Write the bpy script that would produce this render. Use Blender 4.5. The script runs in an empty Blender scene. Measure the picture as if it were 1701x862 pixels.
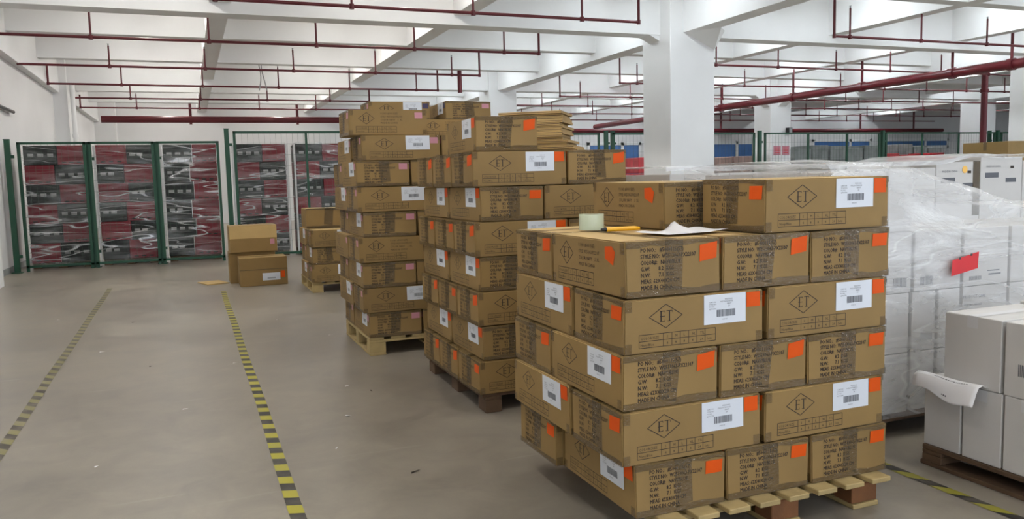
import bpy, bmesh, math, random
from mathutils import Vector, Matrix, noise
PI = math.pi
rad = math.radians
rnd = random.Random(7)
col = bpy.context.scene.collection
scene = bpy.context.scene

# ------------------------------------------------------------------ camera
FPX, YAW, PITCH, ROLL, ZC = 1335.6, .3785, -.0992, -.0255, 1.345
cam_d = bpy.data.cameras.new('camera')
cam = bpy.data.objects.new('camera', cam_d); col.objects.link(cam)
cam_d.sensor_width = 36.0
cam_d.lens = 36.0 * FPX / 1701.0
cam_d.clip_start = .05; cam_d.clip_end = 200
fw = Vector((math.sin(YAW)*math.cos(PITCH), math.cos(YAW)*math.cos(PITCH), math.sin(PITCH)))
rt = Vector((math.cos(YAW), -math.sin(YAW), 0)); up = rt.cross(fw)
r2 = rt*math.cos(ROLL)+up*math.sin(ROLL); u2 = -rt*math.sin(ROLL)+up*math.cos(ROLL)
M = Matrix((r2, u2, -fw)).transposed().to_4x4(); M.translation = (0, 0, ZC)
cam.matrix_world = M
scene.camera = cam

# ------------------------------------------------------------------ world, exposure
w = bpy.data.worlds.new('world'); scene.world = w; w.use_nodes = True
bg = w.node_tree.nodes['Background']
bg.inputs[0].default_value = (.80, .88, 1.0, 1); bg.inputs[1].default_value = 1.3
vs = scene.view_settings
vs.view_transform = 'Standard'; vs.look = 'None'; vs.gamma = 1; vs.exposure = 1.1; vs.use_curve_mapping = False
LAMP = 46.0           # emission of the ceiling tubes
try:
    scene.cycles.use_denoising = True
    scene.cycles.max_bounces = 8; scene.cycles.diffuse_bounces = 4
    scene.cycles.transparent_max_bounces = 24
    scene.cycles.sample_clamp_indirect = 4
except Exception: pass

# ------------------------------------------------------------------ materials
def lin(c):
    return tuple(((x/255)/12.92 if x/255 <= .04045 else ((x/255+.055)/1.055)**2.4) for x in c)
class NT:
    def __init__(s, name):
        s.m = bpy.data.materials.new(name); s.m.use_nodes = True
        s.t = s.m.node_tree; s.n = s.t.nodes; s.b = s.n['Principled BSDF']; s.out = s.n['Material Output']
    def new(s, typ, **k):
        nd = s.n.new(typ)
        for a, b in k.items():
            if a.startswith('i_'):
                key = a[2:]
                nd.inputs[int(key) if key.isdigit() else key.replace('_', ' ')].default_value = b
            else: setattr(nd, a, b)
        return nd
    def l(s, a, b): s.t.links.new(a, b)
def mat(name, c, rough=.6, metal=0, spec=None, var=0, bump=0, bscale=40, nscale=6, coat=0, objvar=0):
    N = NT(name); b = N.b
    c = lin(c)
    b.inputs['Base Color'].default_value = (*c, 1); b.inputs['Roughness'].default_value = rough; b.inputs['Metallic'].default_value = metal
    if spec is not None: b.inputs['Specular IOR Level'].default_value = spec
    if coat: b.inputs['Coat Weight'].default_value = coat; b.inputs['Coat Roughness'].default_value = .15
    tc = N.new('ShaderNodeTexCoord')
    src = None
    if var:
        nz = N.new('ShaderNodeTexNoise', i_Scale=nscale, i_Detail=5.0); N.l(tc.outputs['Object'], nz.inputs['Vector'])
        mr = N.new('ShaderNodeMapRange', i_1=.3, i_2=.7, i_3=1-var, i_4=1+var); N.l(nz.outputs[0], mr.inputs[0])
        src = mr.outputs[0]
    if objvar:
        oi = N.new('ShaderNodeObjectInfo')
        mo = N.new('ShaderNodeMapRange', i_3=1-objvar, i_4=1+objvar); N.l(oi.outputs['Random'], mo.inputs[0])
        if src is None: src = mo.outputs[0]
        else:
            mm = N.new('ShaderNodeMath', operation='MULTIPLY'); N.l(src, mm.inputs[0]); N.l(mo.outputs[0], mm.inputs[1]); src = mm.outputs[0]
    if src is not None:
        vm = N.new('ShaderNodeVectorMath', operation='SCALE'); vm.inputs[0].default_value = c
        N.l(src, vm.inputs['Scale']); N.l(vm.outputs[0], b.inputs['Base Color'])
    if bump:
        nb = N.new('ShaderNodeTexNoise', i_Scale=bscale, i_Detail=4.0); N.l(tc.outputs['Object'], nb.inputs['Vector'])
        bp = N.new('ShaderNodeBump', i_Strength=bump, i_Distance=.01); N.l(nb.outputs[0], bp.inputs['Height']); N.l(bp.outputs[0], b.inputs['Normal'])
    return N.m

def mat_floor():
    N = NT('polished_concrete'); b = N.b
    tc = N.new('ShaderNodeTexCoord')
    n1 = N.new('ShaderNodeTexNoise', i_Scale=.55, i_Detail=6.0, i_Roughness=.55); N.l(tc.outputs['Object'], n1.inputs[0])
    n2 = N.new('ShaderNodeTexNoise', i_Scale=3.5, i_Detail=8.0, i_Roughness=.65, i_Distortion=.6); N.l(tc.outputs['Object'], n2.inputs[0])
    mp = N.new('ShaderNodeMapping'); mp.inputs['Scale'].default_value = (1.2, 14, 1); mp.inputs['Rotation'].default_value = (0, 0, .25)
    N.l(tc.outputs['Object'], mp.inputs[0])
    n3 = N.new('ShaderNodeTexNoise', i_Scale=1.0, i_Detail=3.0); N.l(mp.outputs[0], n3.inputs[0])
    cr = N.new('ShaderNodeValToRGB'); e = cr.color_ramp.elements
    e[0].position = .34; e[0].color = (*lin((118, 111, 102)), 1); e[1].position = .66; e[1].color = (*lin((158, 150, 135)), 1)
    a = N.new('ShaderNodeMix', data_type='FLOAT'); a.inputs[0].default_value = .45
    N.l(n1.outputs[0], a.inputs[2]); N.l(n2.outputs[0], a.inputs[3]); N.l(a.outputs[0], cr.inputs[0])
    # scuffs: pale scratches
    r3 = N.new('ShaderNodeMapRange', i_1=.66, i_2=.8, i_3=0.0, i_4=.25); N.l(n3.outputs[0], r3.inputs[0])
    mx = N.new('ShaderNodeMix', data_type='RGBA'); mx.inputs[7].default_value = (*lin((188, 182, 170)), 1)
    N.l(r3.outputs[0], mx.inputs[0]); N.l(cr.outputs[0], mx.inputs[6])
    m2 = mx
    N.l(m2.outputs[2], b.inputs['Base Color'])
    rr = N.new('ShaderNodeMapRange', i_1=.25, i_2=.75, i_3=.24, i_4=.46); N.l(a.outputs[0], rr.inputs[0]); N.l(rr.outputs[0], b.inputs['Roughness'])
    return N.m

def mat_hazard(name, yel, blk, pitch, slant, worn):
    N = NT(name); b = N.b
    tc = N.new('ShaderNodeTexCoord'); sx = N.new('ShaderNodeSeparateXYZ'); N.l(tc.outputs['Object'], sx.inputs[0])
    m1 = N.new('ShaderNodeMath', operation='MULTIPLY_ADD'); N.l(sx.outputs[0], m1.inputs[0]); m1.inputs[1].default_value = slant; N.l(sx.outputs[1], m1.inputs[2])
    m2 = N.new('ShaderNodeMath', operation='DIVIDE'); N.l(m1.outputs[0], m2.inputs[0]); m2.inputs[1].default_value = pitch
    m3 = N.new('ShaderNodeMath', operation='FRACT'); N.l(m2.outputs[0], m3.inputs[0])
    m4 = N.new('ShaderNodeMath', operation='GREATER_THAN'); N.l(m3.outputs[0], m4.inputs[0]); m4.inputs[1].default_value = .5
    mx = N.new('ShaderNodeMix', data_type='RGBA'); mx.inputs[6].default_value = (*lin(yel), 1); mx.inputs[7].default_value = (*lin(blk), 1)
    N.l(m4.outputs[0], mx.inputs[0])
    nz = N.new('ShaderNodeTexNoise', i_Scale=9.0, i_Detail=8.0); N.l(tc.outputs['Object'], nz.inputs[0])
    mr = N.new('ShaderNodeMapRange', i_1=.45, i_2=.75, i_3=0.0, i_4=worn); N.l(nz.outputs[0], mr.inputs[0])
    m5 = N.new('ShaderNodeMix', data_type='RGBA'); m5.inputs[7].default_value = (*lin((140, 132, 120)), 1)
    N.l(mr.outputs[0], m5.inputs[0]); N.l(mx.outputs[2], m5.inputs[6]); N.l(m5.outputs[2], b.inputs['Base Color'])
    b.inputs['Roughness'].default_value = .45
    return N.m

def mat_film(name, tint, lo, hi, scale, stretch, rough=.12, diff=.0, bumps=.6, crease=.5):
    """plastic stretch film: mostly clear, creased into glossy and milky folds"""
    N = NT(name); N.n.remove(N.b)
    tc = N.new('ShaderNodeTexCoord')
    mp = N.new('ShaderNodeMapping'); mp.inputs['Scale'].default_value = stretch; N.l(tc.outputs['Object'], mp.inputs[0])
    nz = N.new('ShaderNodeTexNoise', i_Scale=scale, i_Detail=6.0, i_Distortion=1.2, i_Roughness=.6); N.l(mp.outputs[0], nz.inputs[0])
    bp = N.new('ShaderNodeBump', i_Strength=bumps, i_Distance=.05); N.l(nz.outputs[0], bp.inputs['Height'])
    tr = N.new('ShaderNodeBsdfTransparent'); tr.inputs[0].default_value = (*[min(1, x) for x in tint], 1)
    gl = N.new('ShaderNodeBsdfGlossy', i_Roughness=rough); gl.inputs[0].default_value = (.95, .95, .95, 1); N.l(bp.outputs[0], gl.inputs['Normal'])
    df = N.new('ShaderNodeBsdfDiffuse'); df.inputs[0].default_value = (.93, .93, .92, 1); N.l(bp.outputs[0], df.inputs['Normal'])
    tl = N.new('ShaderNodeMixShader'); tl.inputs[0].default_value = diff; N.l(gl.outputs[0], tl.inputs[1]); N.l(df.outputs[0], tl.inputs[2])
    mr = N.new('ShaderNodeMapRange', i_1=.42, i_2=.72, i_3=lo, i_4=hi); N.l(nz.outputs[0], mr.inputs[0])
    # thin creases where the folds double up
    cz = N.new('ShaderNodeTexNoise', i_Scale=scale*.7, i_Detail=2.0, i_Distortion=.15); N.l(mp.outputs[0], cz.inputs[0])
    c1 = N.new('ShaderNodeMath', operation='SUBTRACT'); N.l(cz.outputs[0], c1.inputs[0]); c1.inputs[1].default_value = .5
    c2 = N.new('ShaderNodeMath', operation='ABSOLUTE'); N.l(c1.outputs[0], c2.inputs[0])
    c3 = N.new('ShaderNodeMapRange', i_1=.0, i_2=.014, i_3=crease, i_4=0.0); N.l(c2.outputs[0], c3.inputs[0])
    c4 = N.new('ShaderNodeMath', operation='ADD', use_clamp=True); N.l(mr.outputs[0], c4.inputs[0]); N.l(c3.outputs[0], c4.inputs[1])
    mx = N.new('ShaderNodeMixShader'); N.l(c4.outputs[0], mx.inputs[0]); N.l(tr.outputs[0], mx.inputs[1]); N.l(tl.outputs[0], mx.inputs[2])
    N.l(mx.outputs[0], N.out.inputs[0])
    return N.m

def mat_tape(name, c, alpha):
    N = NT(name); b = N.b
    tc = N.new('ShaderNodeTexCoord')
    mp = N.new('ShaderNodeMapping'); mp.inputs['Scale'].default_value = (1, 1, 2.5); N.l(tc.outputs['Object'], mp.inputs[0])
    nz = N.new('ShaderNodeTexNoise', i_Scale=26.0, i_Detail=3.0, i_Distortion=2.2); N.l(mp.outputs[0], nz.inputs[0])
    bp = N.new('ShaderNodeBump', i_Strength=.9, i_Distance=.02); N.l(nz.outputs[0], bp.inputs['Height'])
    b.inputs['Base Color'].default_value = (*lin(c), 1); b.inputs['Roughness'].default_value = .12; b.inputs['Coat Weight'].default_value = .5; b.inputs['Coat Roughness'].default_value = .06
    N.l(bp.outputs[0], b.inputs['Coat Normal'])
    b.inputs['Alpha'].default_value = alpha; b.inputs['Specular IOR Level'].default_value = .7
    N.l(bp.outputs[0], b.inputs['Normal'])
    return N.m

def mat_emit(name, c, s):
    N = NT(name); b = N.b
    b.inputs['Base Color'].default_value = (*c, 1); b.inputs['Emission Color'].default_value = (*c, 1); b.inputs['Emission Strength'].default_value = s
    return N.m

CARD = (136, 109, 62)
MT = dict(
    white=mat('white_plaster', (236, 236, 235), .75, var=.03, nscale=1.2),
    wall=mat('white_wall_paint', (226, 225, 224), .6, var=.03, nscale=.8),
    slab=mat('ceiling_paint', (238, 238, 237), .8),
    floor=mat_floor(),
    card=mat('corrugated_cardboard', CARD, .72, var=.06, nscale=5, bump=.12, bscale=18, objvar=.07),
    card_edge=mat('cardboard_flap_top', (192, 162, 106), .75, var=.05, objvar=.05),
    ink=mat('black_print_ink', (40, 28, 16), .7),
    tape=mat_tape('brown_packing_tape', (104, 84, 50), .52),
    tapef=mat_tape('thin_brown_packing_tape', (104, 80, 44), .38),
    paper=mat('white_label_paper', (216, 220, 226), .5),
    ink2=mat('grey_label_print', (86, 88, 94), .6),
    orange=mat('orange_sticker_paper', (214, 82, 12), .55, spec=.2),
    pink=mat('pink_sticker_paper', (190, 130, 142), .5),
    purple=mat('dark_purple_sticker', (48, 38, 72), .5),
    wood=mat('pale_pallet_wood', (168, 146, 98), .75, var=.14, nscale=9, bump=.2, bscale=60, objvar=.06),
    wood2=mat('dark_pallet_wood', (88, 66, 46), .8, var=.18, nscale=9, bump=.2, bscale=60),
    block=mat('brown_pallet_block', (118, 76, 42), .8, var=.16, nscale=14, bump=.2, bscale=50),
    red=mat('dark_red_pipe_paint', (92, 16, 26), .4),
    steel=mat('grey_steel', (150, 150, 150), .4, metal=.6),
    green=mat('green_fence_paint', (10, 64, 42), .45),
    wire=mat('green_fence_wire', (60, 84, 70), .5),
    dgreen=mat('dark_green_carton_print', (26, 30, 26), .55, objvar=.1),
    maroon=mat('maroon_carton_print', (112, 20, 32), .55, objvar=.12),
    chip=mat('white_carton_marks', (150, 150, 148), .6),
    wcard=mat('white_carton_board', (200, 197, 193), .6, var=.02, objvar=.03),
    wshade=mat('white_carton_seam', (150, 150, 148), .7),
    yellow=mat('yellow_plastic', (238, 178, 24), .35, coat=.3),
    black=mat('black_plastic', (22, 20, 20), .4),
    redlab=mat('red_warning_label', (205, 28, 36), .5),
    sheet=mat('white_office_paper', (232, 231, 232), .6),
    bluepane=mat('blue_window_glass', (70, 112, 170), .2),
    grey=mat('grey_wrapped_goods', (138, 142, 140), .45, var=.25, nscale=3, bump=.5, bscale=8),
    redgoods=mat('red_wrapped_goods', (190, 52, 60), .45, var=.15, nscale=3, bump=.5, bscale=8),
    browngoods=mat('faded_brown_goods', (150, 124, 116), .6, var=.2, nscale=3),
    film=mat_film('clear_stretch_film', (.95, .95, .95), .0, .26, 2.2, (.4, .4, 2.9), .14, .5, .6, .6),
    wfilm=mat_film('milky_stretch_film', (.98, .98, .98), .24, .5, 2.0, (.7, .7, 3.0), .18, .84, .4, .14),
    foam=mat('white_foam_edge', (206, 205, 205), .6),
    haz=mat_hazard('yellow_black_floor_tape', (168, 160, 40), (36, 32, 26), .18, .35, .25),
    hazw=mat_hazard('worn_floor_tape', (134, 128, 78), (66, 58, 46), .18, 1.0, .55),
    hazg=mat_hazard('wide_floor_tape', (140, 134, 44), (38, 34, 30), .2, 1.2, .35),
    tube=mat_emit('lit_fluorescent_tube', (1.0, .965, .92), LAMP),
    tubec=mat_emit('cool_lit_fluorescent_tube', (.88, .95, 1.0), LAMP),
    lampbody=mat('white_lamp_housing', (225, 225, 225), .4),
)
# clear tape roll: greenish white translucent plastic
N = NT('clear_tape_film'); N.b.inputs['Base Color'].default_value = (*lin((206, 216, 190)), 1); N.b.inputs['Roughness'].default_value = .2
N.b.inputs['Subsurface Weight'].default_value = .3; N.b.inputs['Subsurface Radius'].default_value = (.03, .03, .02); MT['roll'] = N.m

# ------------------------------------------------------------------ mesh helpers
class MB:
    def __init__(s): s.v = []; s.f = []; s.mi = []; s.mats = []
    def mid(s, m):
        m = MT[m] if isinstance(m, str) else m
        if m not in s.mats: s.mats.append(m)
        return s.mats.index(m)
    def poly(s, pts, m):
        i = len(s.v); s.v += [tuple(p) for p in pts]; s.f.append(tuple(range(i, i+len(pts)))); s.mi.append(s.mid(m))
    def box(s, a, b, m):
        x0, y0, z0 = a; x1, y1, z1 = b; i = len(s.v)
        s.v += [(x0,y0,z0),(x1,y0,z0),(x1,y1,z0),(x0,y1,z0),(x0,y0,z1),(x1,y0,z1),(x1,y1,z1),(x0,y1,z1)]
        for q in ((0,3,2,1),(4,5,6,7),(0,1,5,4),(1,2,6,5),(2,3,7,6),(3,0,4,7)):
            s.f.append(tuple(i+k for k in q)); s.mi.append(s.mid(m))
    def tube(s, p, q, r, m, n=10, r2=None, cap=True):
        p = Vector(p); q = Vector(q); d = (q-p).normalized(); r2 = r if r2 is None else r2
        a = d.orthogonal().normalized(); b = d.cross(a); i = len(s.v); k = s.mid(m)
        for c, R in ((p, r), (q, r2)):
            for j in range(n):
                t = 2*PI*j/n; s.v.append(tuple(c + a*R*math.cos(t) + b*R*math.sin(t)))
        for j in range(n):
            s.f.append((i+j, i+(j+1) % n, i+n+(j+1) % n, i+n+j)); s.mi.append(k)
        if cap:
            s.f.append(tuple(i+n-1-j for j in range(n))); s.mi.append(k)
            s.f.append(tuple(i+n+j for j in range(n))); s.mi.append(k)
    def lathe(s, c, prof, m, n=32, axis='z'):
        k = s.mid(m); i = len(s.v); L = len(prof)
        for j in range(n):
            t = 2*PI*j/n
            for (R, z) in prof: s.v.append((c[0]+R*math.cos(t), c[1]+R*math.sin(t), c[2]+z))
        for j in range(n):
            for a in range(L-1):
                j2 = (j+1) % n
                s.f.append((i+j*L+a, i+j2*L+a, i+j2*L+a+1, i+j*L+a+1)); s.mi.append(k)
    def mesh(s, name, fn=None, smooth=False):
        me = bpy.data.meshes.new(name)
        v = [fn(p) for p in s.v] if fn else s.v
        me.from_pydata(v, [], s.f)
        for m in s.mats: me.materials.append(m)
        me.polygons.foreach_set('material_index', s.mi)
        if smooth:
            me.polygons.foreach_set('use_smooth', [True]*len(s.f))
            b = bmesh.new(); b.from_mesh(me); bmesh.ops.remove_doubles(b, verts=b.verts[:], dist=1e-5); b.to_mesh(me); b.free()
            if hasattr(me, 'set_sharp_from_angle'): me.set_sharp_from_angle(angle=rad(42))
        me.update(); return me
def link(name, me, parent=None, loc=None, rz=None):
    o = bpy.data.objects.new(name, me); col.objects.link(o)
    if parent is not None: o.parent = parent
    if loc is not None: o.location = loc
    if rz is not None: o.rotation_euler = (0, 0, rz)
    return o
def build(name, mb, parent=None, **k):
    sm = k.pop('smooth', False); fn = k.pop('fn', None)
    return link(name, mb.mesh(name, fn, sm), parent, **k)
def empty(name, loc=(0,0,0), rz=0):
    return link(name, None, None, loc, rz)
def tag(o, label, cat, group=None):
    o['label'] = label; o['category'] = cat
    if group: o['group'] = group
    return o
def struct(name, mb, **k):
    o = build(name, mb, **k); o['kind'] = 'structure'; return o
def bevel(o, w, seg=2):
    m = o.modifiers.new('bevel', 'BEVEL'); m.width = w; m.segments = seg; m.limit_method = 'ANGLE'; return o

_tc = {}
def glyphs(text, size, sx=1.0):
    """filled letter polygons (2-D) of a line of text"""
    if text not in _tc:
        cu = bpy.data.curves.new('t', 'FONT'); cu.body = text; cu.size = 1; cu.resolution_u = 1
        ob = bpy.data.objects.new('t', cu); me = ob.to_mesh()
        _tc[text] = ([tuple(v.co[:2]) for v in me.vertices], [tuple(p.vertices) for p in me.polygons])
        ob.to_mesh_clear(); bpy.data.objects.remove(ob); bpy.data.curves.remove(cu)
    v, f = _tc[text]
    return [[(v[i][0]*size*sx, v[i][1]*size) for i in p] for p in f]
def put_text(mb, mp, text, x, y, size, m, off, sx=1.0, bold=0, maxw=None):
    g = glyphs(text, size, sx)
    if maxw and g:
        wd = max(p[0] for q in g for p in q)
        if wd > maxw: g = [[(p[0]*maxw/wd, p[1]) for p in q] for q in g]
    for q in g:
        mb.poly([mp(x+a, y+b, off) for a, b in q], m)
def rect2(mb, mp, x0, y0, x1, y1, m, off):
    mb.poly([mp(x0,y0,off), mp(x1,y0,off), mp(x1,y1,off), mp(x0,y1,off)], m)
def line2(mb, mp, a, b, w_, m, off):
    dx, dy = b[0]-a[0], b[1]-a[1]; l = math.hypot(dx, dy); nx, ny = -dy/l*w_/2, dx/l*w_/2
    mb.poly([mp(a[0]-nx,a[1]-ny,off), mp(b[0]-nx,b[1]-ny,off), mp(b[0]+nx,b[1]+ny,off), mp(a[0]+nx,a[1]+ny,off)], m)

# ------------------------------------------------------------------ the setting
XL, XR, YF, YB, ZS = -2.85, 44.0, -7.0, 31.6, 4.75
mb = MB(); mb.box((XL-.2, YF, -.1), (XR, YB+.2, 0), 'floor'); struct('floor', mb)
mb = MB(); mb.box((XL-.2, YF, ZS), (XR, YB+.2, ZS+.15), 'slab'); struct('ceiling', mb)
mb = MB(); mb.box((XL-.2, YF, 0), (XL, YB+.2, ZS), 'wall'); struct('wall_left', mb)
mb = MB(); mb.box((XL, YB, 0), (XR, YB+.2, ZS), 'wall'); struct('wall_back', mb)
mb = MB(); mb.box((XR, YF, 0), (XR+.2, YB+.2, ZS), 'wall'); struct('wall_right', mb)
mb = MB(); mb.box((XL, YF, 0.0), (XL+.012, YB, .1), 'grey'); struct('baseboard_left', mb)
ZM, ZSB = 3.905, 4.06
mains_y = [3.5, 12.93, 22.05]
secs_y = [-2.6, .45, 6.65, 9.8, 16.0, 19.05, 25.1, 28.15]
for y in mains_y:
    mb = MB(); mb.box((XL, y, ZM), (XR, y+.38, ZS), 'white'); struct('ceiling_beam', mb)
for y in secs_y:
    mb = MB(); mb.box((XL, y, ZSB), (XR, y+.26, ZS), 'white'); struct('ceiling_beam', mb)
for x, wd, z in ((.44,.31,ZSB),(4.22,.3,ZSB),(8.45,.38,ZM),(12.1,.3,ZSB),(15.5,.3,ZSB),(18.45,.38,ZM),(21.9,.3,ZSB),(25.2,.3,ZSB),(28.2,.38,ZM),(32,.3,ZSB),(36,.3,ZSB)):
    mb = MB(); mb.box((x, YF, z+.001), (x+wd, YB, ZS), 'white'); struct('ceiling_beam', mb)
mb = MB(); mb.box((XL, YF, 3.66), (XL+.14, YB, ZS), 'white'); struct('ceiling_beam', mb)
def haunch(x0, x1, y0, y1, z0, z1, axis, flip):
    """wedge under a beam where it meets a column"""
    mb = MB()
    if axis == 'y':   # runs along y, deep at y1
        a, b = (y1, y0) if not flip else (y0, y1)
        P = [(x0,a,z0),(x1,a,z0),(x0,a,z1),(x1,a,z1),(x0,b,z1),(x1,b,z1)]
    else:
        a, b = (x1, x0) if not flip else (x0, x1)
        P = [(a,y0,z0),(a,y1,z0),(a,y0,z1),(a,y1,z1),(b,y0,z1),(b,y1,z1)]
    for q in ((0,1,5,4),(0,2,3,1),(2,4,5,3),(0,4,2),(1,3,5)): mb.poly([P[i] for i in q], 'white')
    return struct('ceiling_beam', mb)
def column(x, y, s, pilaster=False):
    mb = MB(); mb.box((x, y, 0), (x+s, y+s, ZS), 'white')
    o = struct('column', mb); bevel(o, .015)
    return o
column(8.17, 12.6, .95)
# splayed head at the near column's front: drops towards its right edge
mb = MB()
A = (8.47, 12.6, ZM); B = (9.12, 12.6, 3.62); Cc = (9.12, 12.6, ZM); D = (8.47, 12.0, ZM+.004); E_ = (8.83, 12.0, ZM+.004)
F_ = (9.12, 12.3, ZM)
for q in ((A, B, E_, D), (B, F_, E_), (B, Cc, F_)): mb.poly(q, 'white')
struct('ceiling_beam', mb)
haunch(7.95, 8.17, 12.95, 13.3, 3.8, ZM, 'x', False)
for x in (8.17, 18.17, 27.95): column(x, 22.0, .85)
column(18.17, 12.6, .95); column(27.95, 12.6, .95)
haunch(17.6, 18.17, 22.06, 22.4, 3.55, ZM, 'x', False); haunch(18.47, 18.8, 21.4, 22.0, 3.55, ZM, 'y', False)
mb = MB(); mb.box((XL, 21.9, 0), (XL+.3, 22.7, ZS), 'white'); struct('column', mb)
mb = MB(); mb.box((XL, 12.7, 0), (XL+.3, 13.4, ZS), 'white'); struct('column', mb)
mb = MB(); mb.box((XL, 30.9, 0), (XL+.65, 31.6, ZS), 'white'); struct('column', mb)
# windows of the back wall
for n, (x0, x1, z0, z1, k) in enumerate(((22.3, 25.1, 1.0, 2.85, 2), (28.6, 32.4, 2.45, 2.93, 2), (33.2, 37.8, 2.45, 2.93, 2), (16.2, 18.9, 1.0, 2.85, 2))):
    o = empty('window_%d' % (n+1), (x0, 31.58, z0)); o['kind'] = 'structure'
    W_, H_ = x1-x0, z1-z0
    mb = MB(); mb.box((.05, -.01, .05), (W_-.05, 0.0, H_-.05), 'bluepane'); build('pane', mb, o)
    mb = MB()
    mb.box((0,-.05,0),(W_,0,.12),'white'); mb.box((0,-.05,H_-.12),(W_,0,H_),'white')
    mb.box((0,-.05,0),(.12,0,H_),'white'); mb.box((W_-.12,-.05,0),(W_,0,H_),'white')
    mb.box((W_*.62,-.05,0),(W_*.62+.13,0,H_),'white'); build('window_frame', mb, o)

# ------------------------------------------------------------------ ceiling lamps (hidden up in the coffers)
bays_y = [-1.0, 2.1, 5.2, 8.35, 11.5, 14.6, 17.65, 20.7, 23.8, 26.7, 30.0]
bays_x = [-.5, 3.2, 7.2, 11.0, 14.5, 17.3, 21.2, 26.5, 31.0, 36.5]
lb = MB(); lb.box((-.07, -.62, 0), (.07, .62, .05), 'lampbody')
lbm = lb.mesh('lamp_housing')
def tubemesh(m):
    t = MB(); t.tube((-.035, -.6, -.02), (-.035, .6, -.02), .015, m, 8); t.tube((.035, -.6, -.02), (.035, .6, -.02), .015, m, 8)
    return t.mesh('lamp_tube')
tm1, tm2 = tubemesh('tube'), tubemesh('tubec')
for j, y in enumerate(bays_y):
    for i, x in enumerate(bays_x):
        if x > 30 and (i+j) % 2: continue
        o = link('ceiling_lamp', lbm, loc=(x, y, 4.66)); o['kind'] = 'structure'
        t = link('lamp_tube', tm2 if x > 5 else tm1, o)

# ------------------------------------------------------------------ red sprinkler pipes
def pipe_run(y, x0, x1, heads, z=3.65, r=.022, ends=(), label='', hz=None, grp='red sprinkler pipe runs under the ceiling'):
    o = empty('sprinkler_pipe', (x0, y, z)); tag(o, label, 'pipe', grp)
    mb = MB(); mb.tube((0,0,0), (x1-x0,0,0), r, 'red', 12)
    for x, top in ends:
        mb.tube((x-x0,0,0), (x-x0,0,top-z), r, 'red', 12); mb.tube((x-x0,0,-r*1.4), (x-x0,0,r*1.4), r*1.35, 'red', 12)
    build('pipe_run', mb, o, smooth=True)
    for x in heads:
        if not (x0 < x < x1): continue
        top = hz if hz else 4.04 + rnd.uniform(-.02, .08)
        a = MB(); a.tube((x-x0,0,-.035), (x-x0,0,.03), r*1.5, 'red', 10); a.tube((x-x0,0,0), (x-x0,0,top-z), .016, 'red', 8)
        rs = build('riser', a, o, smooth=True)
        b_ = MB(); b_.tube((x-x0,0,top-z), (x-x0,0,top-z+.03), .012, 'steel', 6); b_.tube((x-x0,0,top-z+.03), (x-x0,0,top-z+.034), .02, 'steel', 8)
        build('sprinkler_head', b_, rs)
    return o
hL = [-1.24 + 1.68*i for i in range(5)]
hR = [10.54 + 1.63*i for i in range(14)]
ordn = ['first', 'second', 'third', 'fourth', 'fifth', 'sixth', 'seventh', 'eighth', 'ninth', 'tenth']
for i, (y, x0, x1, e) in enumerate(((10.77, XL+.1, 6.43, [(6.43, 4.3)]), (13.9, XL+.1, 6.17, [(6.17, 4.3)]), (17.05, XL+.1, 6.12, [(6.12, 4.3)]),
        (20.0, XL+.18, 6.04, [(6.04, 4.3), (XL+.18, 4.05)]), (22.95, XL+.18, 4.9, [(4.9, 4.2)]), (25.6, XL+.18, 6.0, [(XL+.18, 4.0)]))):
    pipe_run(y, x0, x1, hL, ends=e, label='thin dark red sprinkler pipe over the aisle, %s row from the camera' % ordn[i])
for i, (y, x0) in enumerate(((10.77, 10.2), (14.5, 9.6), (17.75, 10.05), (20.9, 9.9), (23.6, 9.4), (26.4, 10.0), (29.2, 9.8))):
    pipe_run(y, x0, 15.9 if y < 12 else 34, hR, ends=[(x0, 4.25)], label='thin dark red sprinkler pipe right of the near column, %s row from the camera' % ordn[i],
             z=3.6 if y < 12 else 3.65)
# big mains
o = empty('fire_main_pipe', (XL+.35, 29.4, 3.62)); tag(o, 'thick dark red main pipe high along the back left wall', 'pipe')
mb = MB(); mb.tube((0,0,0), (8.5,0,0), .11, 'red', 16); build('pipe_run', mb, o, smooth=True)
for x in (2.7, 6.2):
    a = MB(); a.tube((x,0,-.16), (x,0,1.125), .045, 'red', 10); a.tube((x-.05,0,0),(x+.05,0,0),.125,'red',14); build('riser', a, o, smooth=True)
o = empty('fire_main_pipe', (15.95, 6.0, 3.45)); tag(o, 'thick red main pipe running away diagonally at upper right', 'pipe')
mb = MB(); mb.tube((0,0,0), (0,24.3,0), .1, 'red', 16)
for y in (1.5, 5.8, 7.2, 9.8, 12.3, 15.6, 19): mb.tube((0,y,0), (0,y+.14,0), .125, 'red', 16)
build('pipe_run', mb, o, smooth=True)
for y in (5.87, 7.27, 9.87, 12.37, 15.67):
    a = MB(); a.tube((0,y,.05), (0,y,1.25), .03, 'red', 8); build('hanger', a, o, smooth=True)
o = empty('fire_main_pipe', (10.2, 30.6, 3.3)); tag(o, 'dark red main pipe across the far back wall at right', 'pipe')
mb = MB(); mb.tube((0,0,0), (26,0,0), .09, 'red', 14); build('pipe_run', mb, o, smooth=True)
for x in (12.3, 16.2, 20.5, 24.0):
    a = MB(); a.tube((x,0,-.08),(x,0,1.445),.045,'red',10); build('riser', a, o, smooth=True)
o = empty('fire_riser_pipe', (20.6, 16.1, 0)); tag(o, 'vertical red riser pipe beside the fence post at far right', 'pipe')
mb = MB(); mb.tube((0,0,0),(0,0,3.95),.085,'red',14); mb.tube((0,0,3.4),(0,0,3.5),.11,'red',14); build('pipe_run', mb, o, smooth=True)
o = empty('fire_riser_pipe', (6.4, 19.3, 3.52)); tag(o, 'short bright red vertical pipe dropping from the ceiling above the carton stacks', 'pipe')
mb = MB(); mb.tube((0,0,0),(0,0,1.2),.055,'red',14); build('pipe_run', mb, o, smooth=True)
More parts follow.
